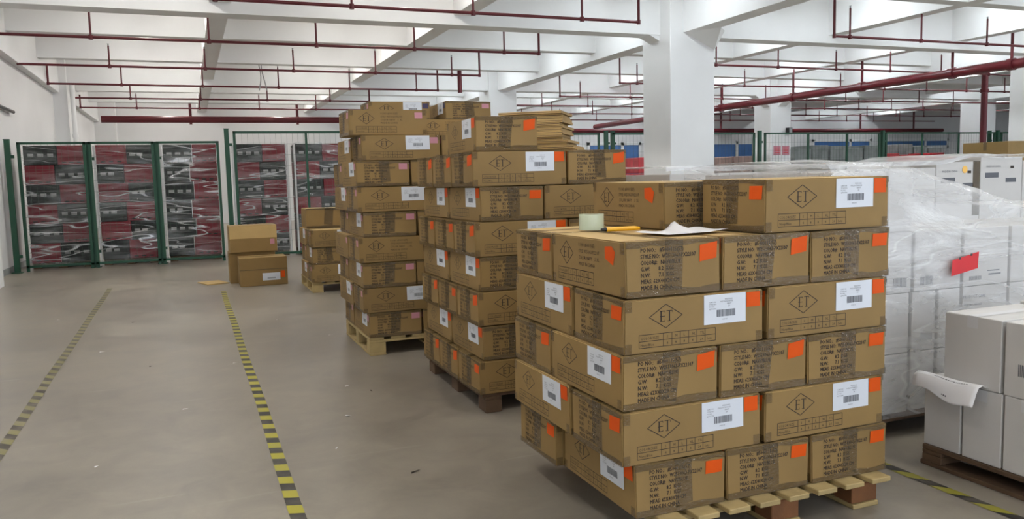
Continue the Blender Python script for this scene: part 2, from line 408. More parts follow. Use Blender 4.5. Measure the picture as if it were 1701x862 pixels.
# left wall service pipe and tray
o = empty('drain_pipe', (XL+.42, 21.84, 0)); tag(o, 'white vertical drain pipe on the left wall pillar', 'pipe')
mb = MB(); mb.tube((0,0,0),(0,0,3.85),.055,'white',12); mb.tube((0,0,2.6),(0,0,2.68),.07,'white',12); build('pipe_run', mb, o, smooth=True)
o = empty('hanging_hose', (1.62, 19.325, 3.5)); tag(o, 'pair of thin hoses hanging from a ceiling beam above the aisle', 'hose')
for k, dx in enumerate((0, .12)):
    mb = MB()
    for q in range(8):
        a, b = q/8, (q+1)/8; f = lambda u: (dx+.05*math.sin(u*3+k*2), 0, .62*u)
        mb.tube(f(a), f(b), .012, 'steel', 6)
    build('hose_run', mb, o)
mb = MB(); mb.box((0,-.16,0),(.16,0,.22),'black'); mb.box((.02,-.17,.02),(.14,-.16,.2),'steel')
o = bevel(build('wall_speaker', mb, loc=(18.78, 21.99, 2.62)), .01); tag(o, 'small black speaker box on the second column', 'speaker')
mb = MB(); mb.tube((XL+.06, 10.5, 2.75), (XL+.06, 16.6, 2.75), .03, 'black', 8); tag(build('wall_conduit', mb), 'dark horizontal conduit on the left wall', 'conduit')

# ------------------------------------------------------------------ pallets
def pallet(loc, lx, ly, h, wood, block, run='y', label='', over=.06, bottom=True, nb=8, grp=None, ins=0):
    """run: direction of the top deck boards"""
    o = empty('pallet', loc); tag(o, label, 'pallet', grp)
    t = .02
    A, Bq = (lx, ly) if run == 'y' else (ly, lx)     # A across boards, B along
    def P(a, b, c): return (a, b, c) if run == 'y' else (b, a, c)
    def bx(a0, b0, z0, a1, b1, z1, m, nm):
        mb = MB(); p, q = P(a0,b0,z0), P(a1,b1,z1)
        mb.box((min(p[0],q[0]), min(p[1],q[1]), z0), (max(p[0],q[0]), max(p[1],q[1]), z1), m)
        return bevel(build(nm, mb, o), .003, 1)
    wd = A/nb*.72; pit = (A-wd)/(nb-1)
    for i in range(nb): bx(i*pit, -over, h-t, i*pit+wd, Bq+over, h, wood, 'deck_board')
    for j in (0, 1, 2):
        b0 = j*(Bq-.1)/2
        bx(ins, b0, h-2*t, A, b0+.1, h-t-.0005, wood, 'stringer_board')
        for k in (0, 1, 2):
            a0 = ins + k*(A-ins-.13)/2
            bx(a0, b0, (t if bottom else 0), a0+.13, b0+.1, h-2*t-.0005, block, 'block')
    if bottom:
        for k in (0, 1, 2):
            a0 = ins + k*(A-ins-.13)/2
            bx(a0, -.01, 0, a0+.13, Bq+.01, t-.0005, wood, 'bottom_board')
    return o

# ------------------------------------------------------------------ cartons
L0, W0, H0 = .592, .393, .194
END_LINES = ['PO NO.:   #5000115(57)', 'STYLE NO:  W2513063-PX22107', 'COLOR#:   NAVY/BLUE', 'G.W:       8.2  KGS', 'N.W:       7.1  KGS', 'MEAS: 62X40X20 CM', 'MADE IN CHINA']
def et_logo(mb, mp, cx, cy, a, b, off):
    pts = [(cx-a, cy), (cx, cy-b), (cx+a, cy), (cx, cy+b)]
    for i in range(4): line2(mb, mp, pts[i], pts[(i+1) % 4], .003, 'ink', off)
    s = b*.46
    # E with serifs
    x = cx-1.15*s
    rect2(mb, mp, x, cy-s, x+.26*s, cy+s, 'ink', off)
    for yy in (-s, -.07*s, s*.87): rect2(mb, mp, x-.12*s, cy+yy, x+s*.95, cy+yy+.13*s, 'ink', off)
    rect2(mb, mp, x+s*.87, cy-s, x+s*.95, cy-s*.65, 'ink', off); rect2(mb, mp, x+s*.87, cy+s*.65, x+s*.95, cy+s, 'ink', off)
    # T with serifs
    x = cx+.62*s
    rect2(mb, mp, x, cy-s, x+.26*s, cy+s, 'ink', off)
    rect2(mb, mp, x-.5*s, cy+s*.9, x+.76*s, cy+s*1.03, 'ink', off); rect2(mb, mp, x-.25*s, cy-s, x+.4*s, cy-s*.88, 'ink', off)
    rect2(mb, mp, x+.68*s, cy+s*.6, x+.76*s, cy+s, 'ink', off)
def size_table(mb, mp, x0, y0, x1, y1, off):
    cols = [0, .31, .42, .53, .64, .75, .86, 1]; w_ = .0022
    X = [x0+(x1-x0)*c for c in cols]; ym = (y0+y1)/2
    for y in (y0, ym, y1): line2(mb, mp, (x0, y), (x1, y), w_, 'ink', off)
    for x in X: line2(mb, mp, (x, y0), (x, y1), w_, 'ink', off)
    for k, (a, b) in enumerate(zip(['COLOR/SIZE','S','M','L','XL','TTL',''], ['Navy/Blue','4','8','8','4','24','Sets'])):
        c = X[k]+.006 if k in (0, 6) else (X[k]+X[k+1])/2-.004
        for y, t in ((ym, a), (y0, b)):
            if t: put_text(mb, mp, t, c, y+.006, .0135, 'ink', off, maxw=X[k+1]-c-.003)
def faces(L, W):
    def A(x, z, o): return (x-L/2, -W/2-o, z)
    def Bf(x, z, o): return (L/2-x, W/2+o, z)
    def E1(x, z, o): return (L/2+o, x-W/2, z)
    def E2(x, z, o): return (-L/2-o, W/2-x, z)
    return A, Bf, E1, E2
def carton_set(seed, sticker='orange', L=L0, W=W0, H=H0, plain=False):
    r = random.Random(seed)
    cs = {(a,b,c): Vector((r.uniform(-.003,.003), r.uniform(-.003,.003), r.uniform(-.005,.0015) if c else 0)) for a in (0,1) for b in (0,1) for c in (0,1)}
    def warp(p):
        u, v, t = p[0]/L+.5, p[1]/W+.5, p[2]/H
        d = Vector((0,0,0))
        for (a,b,c), q in cs.items():
            d += q*((u if a else 1-u)*(v if b else 1-v)*(t if c else 1-t))
        return (p[0]+d.x, p[1]+d.y, p[2]+d.z)
    A, Bf, E1, E2 = faces(L, W)
    S = {}
    # body: bevelled box with folded top flaps
    bm = bmesh.new(); bmesh.ops.create_cube(bm, size=1)
    for v in bm.verts: v.co = Vector((v.co.x*L, v.co.y*W, (v.co.z+.5)*H))
    bmesh.ops.bevel(bm, geom=bm.edges[:], offset=.0045, segments=2, affect='EDGES')
    for ax in range(3):
        bmesh.ops.subdivide_edges(bm, edges=[e for e in bm.edges if abs((e.verts[0].co-e.verts[1].co)[ax]) > .1], cuts=5 if ax == 0 else 3, use_grid_fill=True)
    for v in bm.verts: v.co = Vector(warp(v.co))
    mb = MB(); mb.v = [tuple(v.co) for v in bm.verts]
    bm.verts.index_update()
    for f in bm.faces:
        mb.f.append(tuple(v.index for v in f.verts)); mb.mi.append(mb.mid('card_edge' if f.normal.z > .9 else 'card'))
    bm.free()
    n0 = len(mb.v)
    o = .0006
    # seam between top flaps
    T = lambda x, y, off: (x, y, H+off)
    rect2(mb, T, -L/2+.01, -.0015, L/2-.01, .0015, 'ink', o)
    if not plain:
        et_logo(mb, A, L*.285, H*.66, L*.115, H*.22, o)
        size_table(mb, A, L*.1, H*.1, L*.64, H*.345, o)
        et_logo(mb, Bf, L*.22, H*.66, L*.1, H*.23, o)
        for k, t in enumerate(['P.O.NO: #5000115(57)', 'STYLE: W2513063-PX22107', 'COLOR: NAVY    S  XL', 'MADE IN CHINA']):
            put_text(mb, Bf, t, L*.4, H*(.82-.125*k), .019, 'ink', o, maxw=L*(.28 if k % 3 else .22))
        size_table(mb, Bf, L*.09, H*.1, L*.6, H*.345, o)
        for E in (E1, E2):
            for k, t in enumerate(END_LINES):
                for dx, dz in ((0, 0), (.0013, 0), (.0007, .0011)):
                    put_text(mb, E, t, W*.15+dx, H*(.80-.112*k)+dz, .0205, 'ink', o+dx*.2, sx=.85, maxw=W*[.47,.58,.42,.40,.40,.44,.36][k])
    nv = len(mb.v)
    for i in range(n0, nv): mb.v[i] = warp(mb.v[i])
    S['carton'] = mb.mesh('carton')
    # tape
    mb = MB(); o = .0016; m = 'tape'
    jit = r.uniform(-.03, .03)
    for E in (E1, E2):
        x0 = W*(.42+jit*.5); tw = W*.19; sl = r.uniform(-.02, .02)
        mb.poly([E(x0+sl, H*r.uniform(.05,.22), o), E(x0+tw+sl, H*r.uniform(.05,.2), o), E(x0+tw, H, o), E(x0, H, o)], m)
        # ragged bands along top and bottom edges of the end
        n = 8
        for (za, zb, s_) in ((H*.998, H*.9, 1), (H*.004, H*.13, -1)):
            for i in range(n):
                xa, xb = W*(.0+i/n), W*((i+1)/n)
                e1 = r.uniform(-.006, .006); e0 = e1 if i == 0 else le
                mb.poly([E(xa, za, o+.0006), E(xb, za, o+.0006), E(xb, zb+e1, o+.0006), E(xa, zb+e0, o+.0006)], m); le = e1
    for Fc in (A, Bf):
        for x in (.002, L-.034):
            for za, zb in ((H*.78, H*.995), (H*.01, H*.2)): rect2(mb, Fc, x, za, x+.028, zb, 'tapef', o)
    rect2(mb, T, -L/2, -.03, L/2, .03, m, o)
    for s_ in (-1, 1):
        a, b = sorted((s_*L/2, s_*(L/2-.035))); rect2(mb, T, a, -W/2+.002, b, W/2-.002, m, o+.0005)
    S['packing_tape'] = mb.mesh('packing_tape', warp)
    # label
    if not plain or True:
        mb = MB(); x0, x1, z0, z1 = L*.555, L*.865, H*.41, H*.975; o = .002
        rect2(mb, A, x0, z0, x1, z1, 'paper', o)
        o2 = o+.0005
        for k, t in enumerate(['CARTON', 'STYLE NO', 'PO NO', 'QTY/CTN']): put_text(mb, A, t, x0+.022, z1-.03-.0085*k, .007, 'ink2', o2)
        for k, (t, dx) in enumerate((('W2513063', .09), ('PX22107-5000115', .07), ('NAVY', .1), ('24', .105))): put_text(mb, A, t, x0+dx, z1-.022-.0085*k, .0075, 'ink2', o2)
        bx0 = x0+.055; x = bx0
        while x < bx0+.078:
            bw = r.choice((.0012, .002, .003)); rect2(mb, A, x, z0+.026, x+bw, z0+.052, 'ink2', o2); x += bw + r.choice((.0012, .0018))
        put_text(mb, A, '5000115', bx0+.022, z0+.014, .007, 'ink2', o2)
        S['shipping_label'] = mb.mesh('shipping_label', warp)
    mb = MB(); o = .0022
    if sticker == 'orange':
        rect2(mb, A, L*.872, H*.68, L*.975, H*.965, sticker, o); S['sticker_a'] = mb.mesh('orange_sticker', warp)
        mb = MB(); mb.poly([Bf(L*.76, H*.66, o), Bf(L*.86, H*.55, o), Bf(L*.885, H*.8, o), Bf(L*.845, H*.9, o), Bf(L*.76, H*.88, o)], sticker); S['sticker_b'] = mb.mesh('orange_sticker', warp)
        for n_, E in (('sticker_e1', E1), ('sticker_e2', E2)):
            a = r.uniform(-.006, .006)
            mb = MB(); mb.poly([E(W*.77, H*.6+a, o+.0004), E(W*.955, H*.63, o+.0004), E(W*.965, H*.91-a, o+.0004), E(W*.775, H*.88, o+.0004)], sticker); S[n_] = mb.mesh('orange_sticker', warp)
    else:
        for n_, Fc, LL in (('sticker_a', A, L), ('sticker_b', Bf, L), ('sticker_e1', E1, W), ('sticker_e2', E2, W)):
            mb = MB(); f0 = .87 if LL == L and Fc is A else (.84 if LL == L else .8)
            rect2(mb, Fc, LL*f0, H*.66, LL*(f0+(.1 if LL == L else .16)), H*.9, sticker, o+.0004); S[n_] = mb.mesh('pink_sticker', warp)
    return S
def make_carton(S, loc, rz, sc=(1,1,1), label='', group=None, skip=(), cname='carton', stick='orange_sticker', cat='carton', names=None):
    o = link(cname, S['carton'], None, loc, rz); o.scale = sc
    tag(o, label, cat, group)
    for k in ('packing_tape', 'shipping_label', 'sticker_a', 'sticker_b', 'sticker_e1', 'sticker_e2'):
        if k in skip or k not in S: continue
        p = link(stick if k.startswith('sticker') else k, S[k], o)
    return o
SO = [carton_set(11+i, 'orange') for i in range(4)]
SP = [carton_set(31+i, 'pink') for i in range(3)]
R0, RL, RR_, R180 = 0, -PI/2, PI/2, PI      # which way the labelled long side looks: front, left, right, back
NAMES = {
 'P': ['front row left', 'front row middle', 'front row right', 'rear row left', 'rear row right'],
 'Q': ['front row left', 'front row right', 'rear row left', 'rear row middle', 'rear row right'],
}
LAY = ['bottom layer', 'second layer up', 'third layer up', 'fourth layer up', 'fifth layer up', 'sixth layer up', 'seventh layer up', 'eighth layer up', 'ninth layer up']
def layer_cells(kind, L, W):
    """cells: (x0, y0, x1, y1, rot, place, facing words)"""
    if kind == 'P': return [(0,0,W,L,RL,'front row left end'), (W,0,2*W,L,RL,'front row middle'), (2*W,0,3*W,L,RL,'front row right end'),
                            (0,L,L,L+W,R0,'rear row left end'), (L,L,2*L,L+W,R0,'rear row right end')]
    if kind == 'Q': return [(0,0,L,W,R0,'front row left end'), (L,0,2*L,W,R0,'front row right end'),
                            (0,W,W,W+L,RL,'rear row left end'), (W,W,2*W,W+L,RL,'rear row middle'), (2*W,W,3*W,W+L,RL,'rear row right end')]
    if kind == 'R': return [(0,i*W,L,(i+1)*W,R0,'left column '+n) for i, n in enumerate(('front','middle','rear'))] + [(L,j*L,L+W,(j+1)*L,RL,'right column '+n) for j, n in enumerate(('front','rear'))]
    if kind == 'S': return [(0,j*L,W,(j+1)*L,RL,'left column '+n) for j, n in enumerate(('front','rear'))] + [(W,i*W,W+L,(i+1)*W,R0,'right column '+n) for i, n in enumerate(('front','middle','rear'))]
def stack(kinds, x0, y0, z0, L, W, H, sets, name, group, dx=None, rots=None, skipf=None, stick='orange_sticker', xr=None, cell=None):
    out = {}
    for k, kd in enumerate(kinds):
        d = dx[k] if dx else (0, 0)
        fx = 1.0
        if xr: fx = xr[k]
        for n, (a, b, c, e, rot, place) in enumerate(layer_cells(kd, L, W)):
            S = rnd.choice(sets)
            if rots and (k, n) in rots: rot = rots[(k, n)]
            cx, cy = (a+c)/2*fx, (b+e)/2
            if cell and (k, n) in cell: cx += cell[(k, n)]
            sx, sy, sz = (L-.012)/L0*1.0, (W-.010)/W0, (H-.003)/H0
            if rot in (R0, R180): sx *= fx
            else: sy *= fx
            rz = rot + rnd.uniform(-.007, .007)
            j = (rnd.uniform(-.003, .003), rnd.uniform(-.003, .003))
            skip = skipf(k, n) if skipf else ()
            o = make_carton(S, (x0+d[0]+cx+j[0], y0+d[1]+cy+j[1], z0+k*H+.001), rz, (sx*.993, sy*.99, sz),
                            'brown carton, %s, %s of the %s' % (place, LAY[k], name), group, skip, stick=stick)
            out[(k, n)] = o
    return out

# nearest stack -------------------------------------------------------------------------
SX, SY, PH = 1.351, 2.373, .14
NM = 'nearest stack'; GP = 'orange-stickered cartons on the nearest pallet'
pallet((1.47, SY+.01, 0), 1.04, .97, PH, 'wood', 'block', 'y', 'pale wooden pallet under the nearest stack of brown cartons', over=.07, nb=8, ins=.12)
lb_skip = lambda k, n: ('shipping_label',) if (k, n) in ((4, 0),) else ()
near = stack('PQPQP', SX, SY, PH, .6, .4, .197, SO, NM, GP,
      dx=[(.035,0), (-.02,0), (-.012,0), (-.005,0), (.003,0)], xr=[.975, 1.005, 1.008, 1.0, 1.003],
      rots={(4,0): RR_}, skipf=lb_skip, cell={(0,3): -.034, (0,4): -.02})
zt = PH+5*.197+.001
sc0 = ((.6-.012)/L0*.993, (.4-.01)/W0*.99, (.197-.003)/H0)
make_carton(SO[1], (1.935+.305, SY+.2, zt), R0, (sc0[0]*1.02, sc0[1], sc0[2]*1.03), 'white-labelled brown carton at right front, on top of the nearest stack', GP)
make_carton(SO[2], (1.965, SY+.425+.3, zt), RR_+.03, sc0, 'brown carton without white label, left rear, on top of the nearest stack', GP, ('shipping_label',))
make_carton(SO[3], (2.37, SY+.425+.3, zt), RL, sc0, 'brown carton at right rear, on top of the nearest stack', GP)

# second stack --------------------------------------------------------------------------
X2, Y2, P2 = 1.49, 4.27, .115
pallet((X2+.03, Y2+.02, 0), .95, 1.18, P2, 'wood2', 'wood2', 'x', 'dark wooden pallet under the second stack of brown cartons', over=.02, bottom=False)
SC2 = .199
stack('RSRSRSR', X2, Y2, P2, .6, .4, SC2, SO, 'second stack', 'orange-stickered cartons on the second pallet',
      dx=[(-.012,0), (.015,0), (-.01,0), (.01,0), (-.02,0), (.022,0), (-.02,0)],
      skipf=lambda k, n: ('shipping_label',) if (k, n) in ((2,0),(2,1),(2,2)) else ())
zt2 = P2+7*SC2+.001
make_carton(SO[0], (1.515+.19, 4.28+.31, zt2), RL-.03, (sc0[0], sc0[1]*.96, sc0[2]), 'brown carton alone on top of the second pallet stack, at its left', 'orange-stickered cartons on the second pallet')
# flattened cardboard pile behind it
for i in range(14):
    mb = MB(); a = rnd.uniform(-.02, .02); b_ = rnd.uniform(-.015, .015)
    w1, d1, th = .42, .40, .0165
    n = 6
    def zz(u, v): return .0006*math.sin(u*9)+.0005*math.sin(v*7)
    for q in range(n):
        for r_ in range(n):
            xa, xb, ya, yb = w1*q/n, w1*(q+1)/n, d1*r_/n, d1*(r_+1)/n
            mb.poly([(xa,ya,zz(xa,ya)+th),(xb,ya,zz(xb,ya)+th),(xb,yb,zz(xb,yb)+th),(xa,yb,zz(xa,yb)+th)], 'card')
            mb.poly([(xa,yb,zz(xa,yb)),(xb,yb,zz(xb,yb)),(xb,ya,zz(xb,ya)),(xa,ya,zz(xa,ya))], 'card')
        for yy in (0, d1):
            xa, xb = w1*q/n, w1*(q+1)/n
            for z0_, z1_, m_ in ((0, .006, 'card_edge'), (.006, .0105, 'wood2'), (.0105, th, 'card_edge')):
                mb.poly([(xa,yy,zz(xa,yy)+z0_),(xb,yy,zz(xb,yy)+z0_),(xb,yy,zz(xb,yy)+z1_),(xa,yy,zz(xa,yy)+z1_)], m_)
        for xx in (0, w1):
            ya, yb = d1*q/n, d1*(q+1)/n
            mb.poly([(xx,ya,zz(xx,ya)),(xx,yb,zz(xx,yb)),(xx,yb,zz(xx,yb)+th),(xx,ya,zz(xx,ya)+th)], 'card')
    slide = .03*max(0, 4-i)
    o = build('flattened_carton', mb, loc=(1.93+a+slide, 5.02+b_, zt2+.012+i*.0188), rz=rnd.uniform(-.03, .03)-.62)
    tag(o, 'flattened brown carton in the pile on the second stack, %s from the bottom' % (ordn+['eleventh','twelfth','thirteenth','fourteenth'])[i], 'cardboard sheet', 'flattened cartons piled on the second stack')

# third stack (pink stickers) -------------------------------------------------------------
X3, Y3, P3 = 1.215, 6.15, .14
pallet((1.235, 6.16, 0), 1.15, 1.0, P3, 'wood', 'wood', 'y', 'pale wooden pallet under the tall pink-stickered stack', over=.0, nb=7)
LP, WP, HP = .635, .43, .1965
def sk3(k, n):
    if k == 3: return ('shipping_label',)
    return ()
stack('PQPQPQPQ', X3, Y3, P3, LP, WP, HP, SP, 'tall pink-stickered stack', 'pink-stickered cartons on the third pallet',
      dx=[(.02,0), (-.015,0), (-.01,0), (-.04,0), (.01,0), (-.03,0), (-.03,0), (.02,0)],
      rots={(3,0): R180}, skipf=sk3, stick='pink_sticker')
zt3 = P3+8*HP+.001
sc3 = ((LP-.02)/L0, (WP-.012)/W0, (HP-.003)/H0)
make_carton(SP[0], (1.15+LP/2, 6.2+WP/2, zt3), R180, sc3, 'brown carton on top of the tall pink-stickered stack, front left', 'pink-stickered cartons on the third pallet', ('shipping_label',), stick='pink_sticker')
make_carton(SP[1], (1.82+LP/2, 6.68+WP/2, zt3), R180, (sc3[0], sc3[1], sc3[2]*.82), 'brown carton on top of the tall pink-stickered stack, right', 'pink-stickered cartons on the third pallet', ('shipping_label',), stick='pink_sticker')

# fourth stack: only its head shows -------------------------------------------------------
S4 = carton_set(51, 'pink')
pallet((1.62, 7.75, 0), 1.5, 1.0, .14, 'wood2', 'wood2', 'y', 'wooden pallet under the rearmost tall stack, mostly hidden', over=0)
for k in range(10):
    for j, x in enumerate((1.95, 2.62)):
        if k < 9: lab = 'brown carton of the rearmost tall stack, %s tower, %s' % (('left','right')[j], LAY[k])
        else: lab = ('brown carton topping the rearmost tall stack, white label and dark sticker', 'brown carton topping the rearmost stack, right of the dark-stickered one')[j]
        o = make_carton(S4, (x, 7.95+.0*j, .142+k*.199), R0 if j == 0 else RL+.0, (1.02, 1.0, .99) if j == 0 else (1.0, 1.2, .99), lab, 'cartons of the rearmost tall stack', ('sticker_b', 'sticker_a') if k == 9 else (), stick='pink_sticker')
        if k == 9:
            mb = MB(); mb.poly([(L0*.375,-W0/2-.004,H0*.66),(L0*.475,-W0/2-.004,H0*.66),(L0*.475,-W0/2-.004,H0*.92),(L0*.375,-W0/2-.004,H0*.92)], 'purple'); q = build('dark_sticker', mb, o)
# ------------------------------------------------------------------ small pallet stack left of it
pallet((1.36, 10.15, 0), 1.1, 1.1, .135, 'wood', 'wood', 'y', 'pale wooden pallet under the low carton stack near the fence', over=0, nb=7)
SB = carton_set(61, 'pink')
stack('QPQ', 1.345, 10.1, .135, .6, .4, .217, [SB], 'low stack near the fence', 'cartons of the low stack near the fence',
      dx=[(0,0), (.02,.02), (0,0)], stick='pink_sticker')
SPl = carton_set(71, 'orange', plain=True)
make_carton(SPl, (1.66, 10.75, .135+3*.217+.001), RL, (.8, 1.5, 1.3), 'plain dark brown carton standing on the low stack near the fence', None, ('shipping_label','sticker_a','sticker_b','sticker_e1','sticker_e2'))
# loose big cartons near the gate
def big_carton(loc, rz, L, W, H, label, strip, lab=None, stk=None, grp='big brown cartons on the floor by the gates'):
    mb = MB(); mb.box((-L/2,-W/2,0),(L/2,W/2,H),'card')
    o = bevel(build('carton', mb, loc=loc, rz=rz), .006); tag(o, label, 'carton', grp)
    mb = MB()
    for z0, z1 in strip: mb.poly([(-L/2,-W/2-.002,z0),(L/2,-W/2-.002,z0),(L/2,-W/2-.002,z1),(-L/2,-W/2-.002,z1)], 'card_edge' if z1 > H*.9 else 'tape')
    mb.poly([(-L/2-.002,-.03,H*.7),(-L/2-.002,.03,H*.7),(-L/2-.002,.03,H),(-L/2-.002,-.03,H)], 'tape')
    mb.poly([(-L/2,-.03,H+.002),(L/2,-.03,H+.002),(L/2,.03,H+.002),(-L/2,.03,H+.002)], 'tape')
    build('packing_tape', mb, o)
    if lab:
        x0, x1, z0, z1 = lab; mb = MB(); y = -W/2-.004
        mb.poly([(x0,y,z0),(x1,y,z0),(x1,y,z1),(x0,y,z1)], 'paper'); c = (x0+x1)/2
        for q in range(14): mb.poly([(c-.05+q*.0075,y-.001,z0+.02),(c-.046+q*.0075,y-.001,z0+.02),(c-.046+q*.0075,y-.001,z0+.04),(c-.05+q*.0075,y-.001,z0+.04)], 'ink2')
        build('shipping_label', mb, o)
    if stk:
        x0, x1, z0, z1, m = stk; mb = MB(); y = -W/2-.004; mb.poly([(x0,y,z0),(x1,y,z0),(x1,y,z1),(x0,y,z1)], m); build('orange_sticker' if m == 'orange' else 'pink_sticker', mb, o)
    return o
big_carton((.875, 11.5, 0), 0, .62, .42, .385, 'big brown floor carton with white label and orange sticker by the gates', [(.215, .225)], (-.02, .21, .07, .17), (.22, .275, .1, .19, 'orange'))
big_carton((.77, 11.98, 0), 0, .62, .42, .43, 'big brown floor carton behind the orange-stickered one, under another carton', [])
big_carton((.79, 11.93, .432), .02, .63, .42, .37, 'big brown carton with pale upper half, stacked near the gates', [(.19, .368)], None, (.22, .28, .1, .17, 'pink'))
mb = MB(); mb.box((0,0,0),(.3,.42,.012),'card_edge'); tag(build('cardboard_sheet', mb, loc=(.16, 11.75, .001), rz=.3), 'flat cardboard sheet on the floor left of the big cartons', 'cardboard')

# ------------------------------------------------------------------ things lying on the nearest stack
o = empty('tape_roll', (1.555, 3.0, zt+.001)); tag(o, 'clear greenish roll of packing tape standing on the nearest stack', 'tape roll')
mb = MB(); mb.lathe((0,0,0), [(.036,0),(.052,0),(.052,.066),(.036,.066),(.036,0)], 'roll', 40); build('tape_layers', mb, o)
mb = MB(); mb.lathe((0,0,0), [(.0335,.001),(.0358,.001),(.0358,.065),(.0335,.065),(.0335,.001)], 'card', 32); build('cardboard_core', mb, o)
o = empty('marker_pen', (1.515, 2.84, zt+.0105), -.03); tag(o, 'yellow marker pen with black tip lying on the nearest stack', 'pen')
mb = MB(); mb.tube((.022,0,0),(.15,0,0),.0095,'yellow',16,.0095); mb.tube((.15,0,0),(.172,0,-.001),.0095,'yellow',16,.006); build('barrel', mb, o, smooth=True)
mb = MB(); mb.tube((0,0,0),(.022,0,0),.0055,'black',14,.009); build('tip', mb, o, smooth=True)
mb = MB(); nx, ny = 16, 8
for i in range(nx):
    for j in range(ny):
        def S_(a, b):
            x, y = a/nx*.29, b/ny*.2
            z = .004 + .03*math.exp(-((x-.125-.35*y)/.028)**2)*(b/ny)**1.2 + .006*math.sin(x*40)*math.sin(y*20)**2 + (.008 if a > 11 else 0)*(a-11)/5
            return (x, y, z)
        mb.poly([S_(i,j), S_(i+1,j), S_(i+1,j+1), S_(i,j+1)], 'sheet')
o = build('paper_sheet', mb, loc=(1.60, 2.49, zt+.002), rz=.12, smooth=True); tag(o, 'creased white paper sheet lying on the nearest stack beside the marker', 'paper')
sm = o.modifiers.new('thick', 'SOLIDIFY'); sm.thickness = .0006

# ------------------------------------------------------------------ white cartons
def white_carton(loc, sx, sy, sz, label, grp, prints=None, tapes=True, parent=None):
    mb = MB(); mb.box((0,0,0),(sx,sy,sz),'wcard')
    y = -.001; x_ = -.001
    if prints:
        for p in prints:
            if p[0] == 't':
                _, side, x, z, size, txt = p
                mp = (lambda a, b, o_: (a, -o_, b)) if side == 'f' else (lambda a, b, o_: (-o_, sy-a, b))
                put_text(mb, mp, txt, x, z, size, 'ink2', .001)
            else:
                _, side, x0, z0, x1, z1, m = p
                mp = (lambda a, b, o_: (a, -o_, b)) if side == 'f' else (lambda a, b, o_: (-o_, sy-a, b))
                if m == 'bars':
                    x = x0
                    while x < x1:
                        rect2(mb, mp, x, z0, x+.004, z1, 'ink2', .001); x += .0075
                else: rect2(mb, mp, x0, z0, x1, z1, m, .001)
    o = build('white_carton', mb, loc=loc); bevel(o, .004, 2); tag(o, label, 'carton', grp)
    if tapes:
        t = MB(); t.poly([(0,sy/2-.025,sz+.0012),(sx,sy/2-.025,sz+.0012),(sx,sy/2+.025,sz+.0012),(0,sy/2+.025,sz+.0012)], 'foam')
        t.poly([(-.0012,sy/2-.025,sz-.05),(-.0012,sy/2+.025,sz-.05),(-.0012,sy/2+.025,sz),(-.0012,sy/2-.025,sz)], 'foam'); build('clear_tape', t, o)
    return o
def load_pallet(loc, lx, ly, h, label): return pallet(loc, lx, ly, h, 'wood2', 'wood2', 'y', label, over=0, nb=6)
# front white boxes
load_pallet((3.05, 1.3, 0), .95, 1.34, .095, 'dark pallet under the small unwrapped white cartons at right')
gW = 'unwrapped white cartons on the right front pallet'
ys = [(2.456, 2.641), (2.266, 2.446), (2.06, 2.256), (1.86, 2.05), (1.66, 1.85)]
for i, (a, b) in enumerate(ys):
    for j, x in enumerate((3.06, 3.53)):
        white_carton((x, a, .096), .455, b-a, .314, 'small white carton, bottom layer, %s from the rear in the %s row' % (ordn[i], ('aisle-side', 'far-side')[j]), gW)
for i, (a, b) in enumerate(((2.278, 2.545), (1.985, 2.262), (1.70, 1.975))):
    for j, x in enumerate((3.06, 3.53)):
        pr_ = [('bar', 'l', .06, .09, .16, .14, 'bars')] if j == 0 and i == 1 else None
        white_carton((x, a, .412), .46, b-a, .305+.012*j, 'white carton of the upper layer, %s from the rear in the %s row' % (ordn[i], ('aisle-side', 'far-side')[j]), gW, pr_)
# curled sheet hanging over their edge
mb = MB(); n = 18; prof = []
for i in range(n+1):
    t = i/n; s_ = t*.2
    if s_ < .09: prof.append((-.003-s_*.53, .004+.012*math.sin(t*6)))
    else:
        a = min((s_-.09)/.045, 1.0)*rad(70); prof.append((-.051-.02*math.sin(a)-.25*(s_-.09), .016-.035*(1-math.cos(a))-.65*(s_-.09)))
m_ = 14
for i in range(n):
    for j in range(m_):
        def Q(a, b):
            yy = .33*b/m_; x, z = prof[a]; lift = .012*math.sin(b*.55)*(a/n)
            k = 1-.35*(1-b/m_)*(a/n)
            return (x*k+.0, -yy, z*k+lift+.006)
        mb.poly([Q(i,j),Q(i+1,j),Q(i+1,j+1),Q(i,j+1)], 'sheet')
for k in range(9):
    pass
o = build('paper_sheet', mb, loc=(3.065, 2.66, .412), smooth=True); tag(o, 'curled white paper sheet hanging over the lower white cartons at right', 'paper')
sm = o.modifiers.new('thick', 'SOLIDIFY'); sm.thickness = .0008
t = MB()
def Qs(u, v, off):
    a = u*n; i = min(int(a), n-1); f = a-i; b = v*m_; k = 1-.35*(1-v)*(a/n)
    x = prof[i][0]*(1-f)+prof[i+1][0]*f; z = prof[i][1]*(1-f)+prof[i+1][1]*f
    return (x*k-off, -.33*v, z*k+.012*math.sin(b*.55)*(a/n)+.006+off)
for u_, a, b, th in ((.40, .3, .8, .03), (.78, .5, .56, .05)):
    q = a
    while q < b:
        wd_ = rnd.choice((.012, .02, .03)); t.poly([Qs(u_, q, .002), Qs(u_, q+wd_, .002), Qs(u_+th, q+wd_, .002), Qs(u_+th, q, .002)], 'ink2'); q += wd_+.012
build('printed_lines', t, o)

